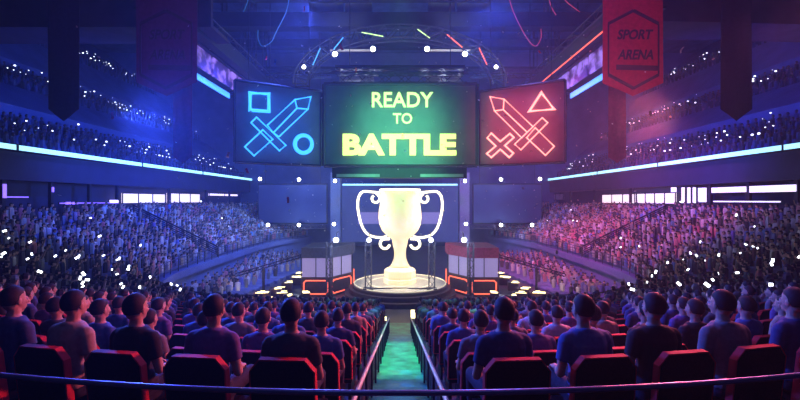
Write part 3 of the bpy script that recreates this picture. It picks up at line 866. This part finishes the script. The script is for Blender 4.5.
# ------------------------------------------------------------------ hanging screens
def on_board(P0, P1):
    (X0, d0), (X1, d1) = P0, P1
    def g(px, py, off=0.):
        q = px-400; t = (q*d0-400*X0)/(400*(X1-X0)-q*(d1-d0))
        d = d0+t*(d1-d0); return Vector((X0+t*(X1-X0), d, (200-py)*d/400))
    return g
def icon_screen(side):
    sd = 'left' if side < 0 else 'right'
    P0, P1 = (side*11.7,28.3), (side*6.2,31.4)
    g = on_board(P0, P1); zt, zb = 8.5, 2.68
    c = Vector(((P0[0]+P1[0])/2, (P0[1]+P1[1])/2, zb)); r = empty('icon_screen', c)
    nrm = Vector((-(P1[1]-P0[1]), (P1[0]-P0[0]), 0)).normalized()
    if nrm.y > 0: nrm = -nrm
    a = Vector((*P0,zb))-c; b = Vector((*P1,zb))-c; H = Vector((0,0,zt-zb))
    tag(r, 'hanging dark screen with blue neon sword, square and ring' if side < 0 else 'hanging dark screen with red neon sword, triangle and cross', 'screen')
    pan = MB().prism([a, b, b+H, a+H], -nrm*.35).build('panel', M['board'], r)
    fr = MB(); e = (b-a).normalized()*.1
    for p, q in ((a,b),(b,b+H),(b+H,a+H),(a+H,a)): fr.tube([p+nrm*.02, q+nrm*.02], .10, 4)
    fr.build('frame', M['boardframe'], r)
    for t in (.15,.85):
        p = a+(b-a)*t+H; MB().tube([p, p+Vector((0,0,25.6-zt))], .03, 5).build('suspension_cable', M['steel'], r)
    ox, oy = (225,70) if side < 0 else (400,70)
    def pts(l): return [g(ox+x/4, oy+y/4)-c+nrm*.13 for x, y in l]
    m = M['n_blue'] if side < 0 else M['n_red']
    def line(name, l, rr=.052, closed=True): MB().tube(pts(l), rr, 6, closed).build(name, m, pan)
    if side < 0:
        line('square', [(99,93),(174,97),(174,167),(99,162)], .12)
        line('ring', [(312+34*math.cos(t), 297+35*math.sin(t)) for t in [2*math.pi*i/32 for i in range(32)]], .15)
        sw = [[(278,120),(342,108),(330,158),(286,154)], [(278,120),(168,222),(192,252),(286,154)], [(330,158),(214,268),(192,252),(286,154)],
              [(125,190),(242,302),(216,324),(103,212)], [(150,240),(78,308),(115,344),(190,278)]]
    else:
        line('triangle', [(567,92),(618,158),(518,167)], .085)
        cx, cy = 403,303; K = [(-36,-52),(0,-17),(38,-50),(54,-34),(18,0),(52,32),(36,50),(0,16),(-36,50),(-54,34),(-18,2),(-52,-32)]
        line('cross', [(cx+x, cy+y*.95) for x, y in K], .06)
        sw = [[(362,108),(418,118),(415,160),(380,165)], [(418,118),(534,228),(510,250),(415,160)], [(380,165),(488,272),(510,250),(415,160)],
              [(570,192),(592,212),(485,320),(460,298)], [(542,232),(618,306),(583,342),(508,272)]]
    mb = MB()
    for l in sw: mb.tube(pts(l), .05 if side < 0 else .042, 6, True)
    mb.build('sword', m, pan)
    # added area lamp standing in for the neon's glow on the panel
    ld = bpy.data.lights.new('added_neon_glow', 'AREA'); ld.shape = 'RECTANGLE'; ld.size = 5; ld.size_y = 5
    ld.color = (.03,.22,1) if side < 0 else (1,.06,.10); ld.energy = 90 if side < 0 else 190
    lo = bpy.data.objects.new('added_neon_glow', ld); col.objects.link(lo)
    mid = c+nrm*1.0+H*.5; lo.location = (mid.x, mid.y, mid.z+E); lo.rotation_euler = (nrm).to_track_quat('Z','Y').to_euler()
icon_screen(-1); icon_screen(1)

cs = empty('message_screen', (0,31.5,1.7)); tag(cs, 'large hanging screen reading READY TO BATTLE in glowing yellow-green letters', 'screen')
k_ = 31.5/400
def X_(px): return (px-400)*k_
def Z_(py): return (200-py)*k_-1.7
cpan = MB().box((X_(325),0,Z_(165)), (X_(476),.4,Z_(85))).build('panel', M['board'], cs)
fr = MB(); 
for a, b in (((324,84),(477,84)),((477,84),(477,166)),((477,166),(324,166)),((324,166),(324,84))): fr.tube([(X_(a[0]),-.02,Z_(a[1])),(X_(b[0]),-.02,Z_(b[1]))], .13, 4)
fr.build('frame', M['boardframe'], cs)
MB().box((X_(332),.05,Z_(178)), (X_(467),.5,Z_(166.5))).build('lower_box', M['boardframe'], cs)
for s in (-1,1): MB().box((s*3.3-1.7,.0,Z_(177)),(s*3.3+1.7,.04,Z_(174))).build('vent_strip', M['roofpanel'], cs)
tr = MB(); tr.truss((X_(336),.3,Z_(78)), (X_(464),.3,Z_(78)), .75, .8, .05)
tr.truss((X_(336),.3,Z_(71)), (X_(464),.3,Z_(71)), .45, .8, .05); tr.build('top_truss', M['truss'], cs)
MB().box((X_(333),.0,Z_(84.5)), (X_(467),.6,Z_(81.5))).build('top_beam', M['beam'], cs)
MB().box((X_(335),.0,Z_(67.5)), (X_(465),.6,Z_(65))).build('upper_beam', M['beam'], cs)
for s in (-1,1): MB().box((s*3.5-1.4,.75,Z_(79)),(s*3.5+1.4,.8,Z_(69.5))).build('back_plate', M['roofpanel'], cs)
for x in (-4,4): MB().tube([(x,.3,Z_(66)),(x,.3,25.6-1.7)], .035, 5).build('suspension_cable', M['steel'], cs)
def text(s, name, px0, px1, py0, py1, m, bold):
    cu = bpy.data.curves.new('t', 'FONT'); cu.body = s; cu.extrude = .05; cu.offset = bold; cu.size = 1; cu.resolution_u = 4
    o = bpy.data.objects.new('t', cu); col.objects.link(o)
    dg = bpy.context.evaluated_depsgraph_get(); me = bpy.data.meshes.new_from_object(o.evaluated_get(dg)); bpy.data.objects.remove(o)
    xs = [v.co.x for v in me.vertices]; ys = [v.co.y for v in me.vertices]
    ax, bx_, ay, by_ = min(xs), max(xs), min(ys), max(ys)
    W, H = X_(px1)-X_(px0), (py1-py0)*k_
    for v in me.vertices:
        x = (v.co.x-ax)/(bx_-ax)*W+X_(px0); z = (v.co.y-ay)/(by_-ay)*H+Z_(py1)
        v.co = (x, -.12-v.co.z, z)
    me.materials.clear(); me.materials.append(m)
    q = bpy.data.objects.new(name, me); col.objects.link(q); q.parent = cpan; return q
text('READY', 'ready_lettering', 372, 433, 92.5, 107.5, M['n_green'], .012)
text('TO', 'to_lettering', 393, 412, 113.5, 124, M['n_green'], .012)
text('BATTLE', 'battle_lettering', 343, 456, 134, 155.5, M['n_yel'], .045)

# ------------------------------------------------------------------ banners
def banner(px0, px1, ytop, yside, ytip, d, m, label, print_=False, words=None):
    x0, x1 = (px0-400)*d/400, (px1-400)*d/400; zs, zt = (200-yside)*d/400, (200-ytip)*d/400; ztop = (200-ytop)*d/400
    xc = (x0+x1)/2; hw = (x1-x0)/2; r = empty('hanging_banner', (xc, d, zt)); tag(r, label, 'banner')
    n = 8
    # cloth with slight folds and its own thickness
    mb = MB(); vs = []; fs = []
    cols, rowsn = 12, 10
    for dy in (0,.02):
        for i in range(rowsn+1):
            for j in range(cols+1):
                u = -1+2*j/cols; bot = (zs-zt)*abs(u); z = bot+(ztop-zt-bot)*i/rowsn
                vs.append((u*hw, dy+.025*math.sin(u*5+z*.5)*(1-i/rowsn*.5), z))
    o2 = (rowsn+1)*(cols+1)
    for i in range(rowsn):
        for j in range(cols):
            p = i*(cols+1)+j; fs.append((p, p+1, p+cols+2, p+cols+1)); fs.append((p+o2, p+o2+cols+1, p+o2+cols+2, p+o2+1))
    for j in range(cols): fs.append((j, j+o2, j+1+o2, j+1)); p = rowsn*(cols+1)+j; fs.append((p, p+1, p+1+o2, p+o2))
    for i in range(rowsn):
        for j in (0, cols): p = i*(cols+1)+j; fs.append((p, p+cols+1, p+cols+1+o2, p+o2))
    cl = mb.add(vs, fs).build('cloth', m, r, smooth=False)
    MB().tube([(-hw-.1,0,ztop-zt),(hw+.1,0,ztop-zt)], .06, 8).build('hanging_bar', M['steel'], r)
    for s in (-1,1): MB().tube([(s*hw*.8,0,ztop-zt),(s*hw*.8,0,25.5-zt)], .025, 5).build('hanging_cable', M['steel'], r)
    if print_:
        P = lambda px, py: Vector(((px-400)*d/400-xc, -.06, (200-py)*d/400-zt))
        def stroke(a, b, wd): 
            a, b = P(*a), P(*b); t = (b-a).normalized(); q = Vector((-t.z,0,t.x))*wd*d/800
            return MB().prism([a-q, b-q, b+q, a+q], (0,.04,0))
        cx = (px0+px1)/2; w2 = (px1-px0)/2-5
        mb = MB()
        for a, b, wd in (((cx-w2,24),(cx,11),3),((cx,11),(cx+w2,24),3),((cx-w2,75),(cx,88.5),3),((cx,88.5),(cx+w2,75),3),((cx+w2,24),(cx+w2,75),1.3),((cx-w2,24),(cx-w2,75),1.3)):
            k = stroke(a, b, wd); mb.add(k.v, k.f)
        mb.build('chevron_print', M['banner_print'], cl)
        a = stroke((cx-w2+8,67.5),(cx+w2-1,68.5),5); a.build('stripe_print', M['banner_print'], cl)
        for (s, y0, y1, w_) in (('SPORT',30,40,18),('ARENA',50,60,18)):
            cu = bpy.data.curves.new('t', 'FONT'); cu.body = s; cu.extrude = .01; cu.offset = .03; cu.shear = .25
            o = bpy.data.objects.new('t', cu); col.objects.link(o)
            dg = bpy.context.evaluated_depsgraph_get(); me = bpy.data.meshes.new_from_object(o.evaluated_get(dg)); bpy.data.objects.remove(o)
            xs = [v.co.x for v in me.vertices]; ys = [v.co.y for v in me.vertices]
            for v in me.vertices:
                u = (v.co.x-min(xs))/(max(xs)-min(xs)); h = (v.co.y-min(ys))/(max(ys)-min(ys))
                p = P(cx-w_+2*w_*u+1.5, y1-(y1-y0)*h); v.co = (p.x, p.y-v.co.z, p.z)
            me.materials.clear(); me.materials.append(M['banner_print'])
            q = bpy.data.objects.new(s.lower()+'_lettering', me); col.objects.link(q); q.parent = cl
    return r
banner(603,663,-60,83,96,18, M['banner_red'], 'broad red hanging banner reading SPORT ARENA with a pointed end', True)
banner(136,197,-60,82,96,18, M['banner_dark'], 'broad dark plum hanging banner with black chevrons, left of the neon screens', True)
banner(608.5,626,-20,157,163,24, M['banner_maroon'], 'narrow red hanging banner with a pointed end behind the broad red one')
banner(173,192,-20,157,163,24, M['banner_maroon'], 'narrow maroon hanging banner with a pointed end behind the broad plum one')
banner(721,752,-20,109,121,22, M['banner_navy'], 'dark purple blank hanging banner with a pointed end under the right gantry')
banner(48,79,-20,109,121,22, M['banner_navy'], 'dark navy blank hanging banner with a pointed end at the far left')

# ------------------------------------------------------------------ roof steel
for s in (-1,1):
    sd = 'left' if s < 0 else 'right'
    r = empty('roof_gantry', (s*22.5,29,11.9 if s < 0 else 12.2), R(0 if s < 0 else 3)); tag(r, f'dark boxy roof gantry over the {sd} stand with banners hanging before it', 'gantry', 'roof gantries')
    MB().box((-8.6,-1.5,0), (9.5,1.5,.25)).build('soffit', M['soffit'], r)
    MB().box((-8.6,-1.5,.25), (9.5,-1.2,4.2)).build('front_panel', M['soffit'], r)
    for x in (-8,8): MB().tube([(x,0,.2),(x,0,13.2)], .06, 6).build('hanger', M['steel'], r)
    # ribbon beam going away
    r = empty('ribbon_beam', (s*14.3,24,11.6)); tag(r, f'dark roof beam with purple and cyan screens running back over the {sd} of the hall', 'beam', 'ribbon beams')
    MB().box((-.35,0,0), (.35,24,1.2)).build('beam', M['beam'], r)
    MB().truss((0,0,1.5),(0,24,1.5),.7,1.2,.06).build('lattice', M['truss'], r)
    for i in range(4): MB().box((s*.8-.08,1+i*3.6,-1.6), (s*.8+.08,4.2+i*3.6,-.1)).build('purple_screen', M['n_pled'], r)
    MB().box((s*1.5-.06,.5,-2.2), (s*1.5+.06,13,-1.75)).build('cyan_strip', M['n_cled'], r)
    MB().box((s*.4,0,-.1), (s*1.7,24,.05)).build('shelf', M['beam'], r)
    if s > 0: MB().tube([(-.4,0,-.05),(-.4,24,-.05)], .05, 5).build('red_line', M['n_redtube'], r)
    for y in (2,20): MB().tube([(0,y,1.5),(0,y,14)], .05, 5).build('hanger', M['steel'], r)
for i, (y, z, h, l) in enumerate(((45,19.35,1.6,'deep black roof beam crossing the hall in front of the pale roof panels'),(62,23.6,1.2,'far thin black roof beam just below the ceiling'),(38,19.2,.5,'near slim black roof beam at the very top of the view'),(60,19.2,.7,'black roof beam behind the arched truss'))):
    r = empty('roof_beam', (0,y,z)); tag(r, l, 'beam')
    MB().box((-26,-.4,0), (26,.4,h)).build('web', M['beam'], r); MB().box((-26,-.7,-.12), (26,.7,0)).build('flange', M['beam'], r)
    for x in (-20,20): MB().tube([(x,0,h),(x,0,25.6-z)], .08, 6).build('hanger', M['steel'], r)
for (p0, p1, l) in ((310,343,'pale roof panel behind the deep beam, outer left one'),(345,372,'pale roof panel behind the deep beam, inner left one'),(428,455,'pale roof panel behind the deep beam, inner right one'),(457,490,'pale roof panel behind the deep beam, outer right one')):
    d = 47; x0, x1 = (p0-400)*d/400, (p1-400)*d/400
    r = empty('roof_panel', ((x0+x1)/2, d, 21.6)); tag(r, l, 'panel', 'pale roof panels')
    MB().box((-(x1-x0)/2,0,0), ((x1-x0)/2,.15,1.7)).build('sheet', M['roofpanel'], r)
    MB().tube([(0,.1,1.7),(0,.1,4)], .05, 5).build('hanger', M['steel'], r)
# grid of slim trusses deeper in the roof, plus ladders
for i, (x0, x1, y, z) in enumerate(((-24,-9,52,16.4),(9,24,52,16.4),(-24,24,56,14.9),(-20,20,66,12.5))):
    r = empty('roof_truss', ((x0+x1)/2,y,z)); tag(r, ['slim lattice truss high over the left of the hall','slim lattice truss high over the right of the hall','long lattice truss behind the arched truss','long lattice truss nearest the back wall'][i], 'truss')
    MB().truss((-(x1-x0)/2,0,0), ((x1-x0)/2,0,0), .8, 1.1, .06).build('lattice', M['truss'], r)
    for x in (-(x1-x0)*.4, (x1-x0)*.4): MB().tube([(x,0,0),(x,0,25.6-z)], .05, 5).build('hanger', M['steel'], r)
# lattice uprights at left and right of the arch
for s in (-1,1):
    sd = 'left' if s < 0 else 'right'
    for i, px in enumerate((243,254) if s < 0 else (557,546)):
        x = (px-400)*51/400; r = empty('ladder_truss', (x,51,12.5)); tag(r, f'thin upright lattice hanging from the roof at the {sd}, {("outer","inner")[i]} of two', 'truss', 'thin upright lattices')
        MB().truss((0,0,0),(0,0,14),.5,.6,.04).build('lattice', M['truss'], r)
# arched truss
ar = empty('arched_truss', (0,40,11.5)); tag(ar, 'arched dark lattice truss with small coloured tubes above the message screen', 'truss')
def arc(t, rx, rz): return Vector((rx*math.cos(t), 0, rz*math.sin(t)))
mb = MB(); N = 22
for dy in (-.5,.5):
    for rx, rz in ((10.6,5.9),(9.2,4.6)):
        mb.tube([arc(math.pi*i/N, rx, rz)+Vector((0,dy,0)) for i in range(N+1)], .08, 5)
    for i in range(N):
        a, b = math.pi*i/N, math.pi*(i+1)/N
        mb.tube([arc(a,10.6,5.9)+Vector((0,dy,0)), arc(b,9.2,4.6)+Vector((0,dy,0))], .05, 4); mb.tube([arc(b,10.6,5.9)+Vector((0,dy,0)), arc(b,9.2,4.6)+Vector((0,dy,0))], .05, 4)
mb.build('lattice', M['truss'], ar)
for t0, t1, m in ((2.75,2.45,'n_cled'),(2.35,2.15,'n_cled'),(.4,.7,'n_redtube'),(.85,1.1,'n_redtube'),(1.25,1.4,'n_green'),(1.75,1.95,'n_green')):
    MB().tube([arc(t0,9.3,4.7)+Vector((0,-.6,0)), arc(t1,10.2,5.4)+Vector((0,-.6,0))], .05, 5).build('colour_tube', M[m], ar)
for s in (-1,1):
    MB().box((s*2.8,-.2,3.35), (s*7.0,.0,3.5)).build('lamp_bar', mat('lamp_bar', (.5,.45,.4), .4, em=(.8,.7,.6), es=.25, noise=0), ar)
    MB().tube([(s*5,0,5.2),(s*5,0,14.1)], .05, 5).build('hanger', M['steel'], ar)
# hanging loose cables
for pts, m, l in (([(290,-6),(286,12),(276,32),(271,42),(262,46),(258,38),(258,30)],'n_cled','blue glowing cable looping down from the roof at the upper left'),
                  ([(250,-6),(246,6),(243,12)],'n_cled','short blue glowing cable end at the upper left'),
                  ([(508,-6),(512,8),(519,24),(529,41),(536,46),(541,38),(541,29)],'n_redtube','red glowing cable looping down from the roof at the upper right'),
                  ([(548,-6),(551,6),(556,15)],'n_redtube','short red glowing cable end at the upper right'),
                  ([(560,-6),(568,3),(580,12)],'n_redtube','thin red glowing cable slanting by the ribbon beam at the upper right')):
    d = 36; r = empty('hanging_cable', ((pts[0][0]-400)*d/400, d, (200-pts[0][1])*d/400)); tag(r, l, 'cable'); o = r.location-Vector((0,0,E))
    P = [Vector(((px-400)*d/400, d, (200-py)*d/400))-o for px, py in pts]
    Q = [cat([tuple(p) for p in P], i/30) for i in range(31)]
    mm = mat('cable_'+m, (.05,.08,.2), .5, em=((.05,.25,.7) if m == 'n_cled' else (.8,.06,.08)), es=.6, noise=0)
    MB().tube(Q, .035, 5).build('strand', mm, r); MB().tube([Q[0], (Q[0][0], 0, 25.6-o.z)], .035, 5).build('drop', mm, r)

# confetti: larger pieces one by one, the dust of it as stuff
CONF = [(288,200,'red',22),(247,171,'red',20),(341,47,'red',20),(304,9,'red',25),(266,58,'red',30),(540,52,'red',25),(112,116,'plum',16),(682,50,'white',20),(651,114,'black',20),(557,252,'white',22),(228,155,'orange',18),(275,62,'blue',24),(690,104,'black',22),(356,70,'orange',24)]
CM = {'red':mat('red_foil',(.7,.03,.05),.3,.3),'plum':mat('plum_foil',(.25,.03,.15),.3,.3),'white':mat('white_foil',(.8,.8,.75),.3,.3),'black':mat('black_foil',(.02,.02,.03),.3,.3),'orange':mat('orange_foil',(.8,.35,.1),.3,.3),'blue':mat('blue_foil',(.1,.3,.8),.3,.3)}
for i, (px, py, c, d) in enumerate(CONF):
    mb = MB(); n = 5; vs = []; fs = []
    for k in range(n+1): 
        t = k/n; vs += [(-.06,.05*math.sin(t*4),-.16+.32*t),(.06,.05*math.sin(t*4+.5),-.16+.32*t),(-.06,.05*math.sin(t*4)+.006,-.16+.32*t),(.06,.05*math.sin(t*4+.5)+.006,-.16+.32*t)]
    for k in range(n):
        a = 4*k; b = a+4; fs += [(a,a+1,b+1,b),(a+2,b+2,b+3,a+3),(a,b,b+2,a+2),(a+1,a+3,b+3,b+1)]
    o = mb.add(vs, fs).build('confetti_piece', CM[c]); o.location = ((px-400)*d/400, d, (200-py)*d/400+E)
    o.rotation_euler = (random.uniform(-1,1), random.uniform(-.6,.6), random.uniform(-.5,.5))
    where = 'upper' if py < 80 else 'middle'
    tag(o, f'{c} curled foil confetti piece falling through the {"left" if px < 400 else "right"} {where} air, {ORD[i]} by size', 'confetti') if False else tag(o, f'{c} curled foil confetti piece floating {["below the left back-wall lamps","beside the blue neon screen","left of the arched truss lamp","high under the pale panels","left of the arch end","beside the red cable loop","before the left balcony","before the right balcony top","between the red and purple banners","above the right crowd railing","at the edge of the blue neon screen","by the left ladder truss","before the right balcony crowd","above the message screen"][i]}', 'confetti')
mb = MB()
for i in range(520):
    d = random.uniform(14,52); px = random.gauss(400,150); py = random.uniform(20,235)
    x, z = (px-400)*d/400, (200-py)*d/400; q = random.uniform(.02,.05)
    if abs(x) > 13.5 or z < -3 or z > 11: continue
    m_ = Matrix.Translation((x,d,z)) @ Matrix.Rotation(random.uniform(0,6), 4, Vector((random.random(),random.random(),random.random()+.1)).normalized())
    mb.box((-q,-q*.1,-q*.7),(q,q*.1,q*.7), m_)
tag(mb.build('confetti_dust', CM['white']), 'fine pale confetti drifting through the hall air', 'confetti', kind='stuff')

BL, MG, PK, VI = (.07,.13,1), (1,.10,.45), (1,.25,.35), (.30,.22,1)
# side stands
light('SPOT', (-8,30,13), (-22,36,-4), 24000, BL, .6, 70)
light('SPOT', (-6,50,13), (-21,52,-4), 12000, (.14,.24,1), .6, 75)
light('SPOT', (8,30,13), (22,36,-4), 9000, VI, .6, 70)
light('SPOT', (8,32,12), (22,40,-4), 14000, MG, .6, 75)
# upper tiers
light('SPOT', (-12,36,3), (-40,40,14), 13000, (.03,.13,1), .8, 95)
light('SPOT', (12,36,3), (40,40,14), 12500, (.06,.09,1), .8, 95)
# back of the hall
light('SPOT', (-8,42,12), (-17,66,-3), 15000, (.08,.25,1), .8, 70)
light('SPOT', (8,42,12), (17,66,-3), 12000, (.42,.16,1), .8, 70)
light('SPOT', (8,40,10), (16,44,-8), 14000, (1,.16,.5), .8, 70)
light('SPOT', (-8,40,10), (-16,44,-8), 12000, (.25,.38,1), .8, 70)
# added points: truss above the message screen, then amber glow at the desks
for sx in (-1,1): light('POINT', (sx*3.4,31.75,10.1), (0,0,0), 26, (.8,.9,1), .1)
for sx in (-1,1): light('POINT', (sx*2,31.75,10.1), (0,0,0), 20, (.8,.9,1), .1)
for sx in (-1,1): light('POINT', (sx*4.7,31.75,10.1), (0,0,0), 20, (.8,.9,1), .1)

light('POINT', (-10.8,30.5,-6), (0,0,0), 300, (1,.7,.35), .4)
light('POINT', (10.8,30.5,-6), (0,0,0), 300, (1,.6,.35), .4)
# added green area lamp for the letters' glow on the message screen
light('AREA', (0,29.8,4.6), (0,31.5,4.6), 430, (.14,1,.40), 6.4)
# banners
light('SPOT', (4,8,3), (10.5,18,8), 2600, (1,.06,.12), .4, 40)
light('SPOT', (-4,8,3), (-10.5,18,8), 900, (.9,.08,.4), .4, 40)
# terrace: rims from ahead, added unseen fill from above and behind
light('SPOT', (-5,22,10), (-4,8,-3), 6000, (.10,.15,1), .5, 85)
light('SPOT', (5,22,10), (4,8,-3), 6000, (.08,.13,1), .5, 85)
light('SPOT', (8,12,2.5), (-4.5,5,-1.5), 7000, (1,.14,.20), .4, 70)
light('SPOT', (-8,12,2.5), (4.5,5,-1.5), 9000, (.05,.11,1), .4, 70)
light('SPOT', (3,9,9), (4,4,-1.5), 500, (1,.14,.32), .5, 80)
light('SPOT', (-2,-2,8), (-3,7,-2), 150, (.12,.20,1), 1., 100)
light('SPOT', (2,-2,8), (3,7,-2), 150, (.14,.18,1), 1., 100)
light('SPOT', (0,12,7), (0,12.5,-5), 5200, (.25,1,.6), .3, 36, .5)
light('SPOT', (6.5,7,3), (2.6,2.3,-1.1), 500, (1,.2,.4), .3, 50)
for sx in (-1,1): light('SPOT', (sx*8.5,34.6,3.5), (0,34,-4), 8500, (1,.88,.66), .4, 50)  # added unseen side spots: bright trophy edges, darker middle
# added unseen wash for the ceiling, pale panels and arched truss
for sx in (-1,1):
    light('SPOT', (sx*11,53,13), (sx*7,57,25), 2600, (.16,.30,.9), 1., 120)
    light('SPOT', (sx*6,41.5,18.2), (sx*6.5,47,22.3), 700, (.65,.75,.9), .5, 95)
    light('SPOT', (sx*5,33,7), (sx*5.5,40,15), 500, (.3,.5,1), .5, 75)
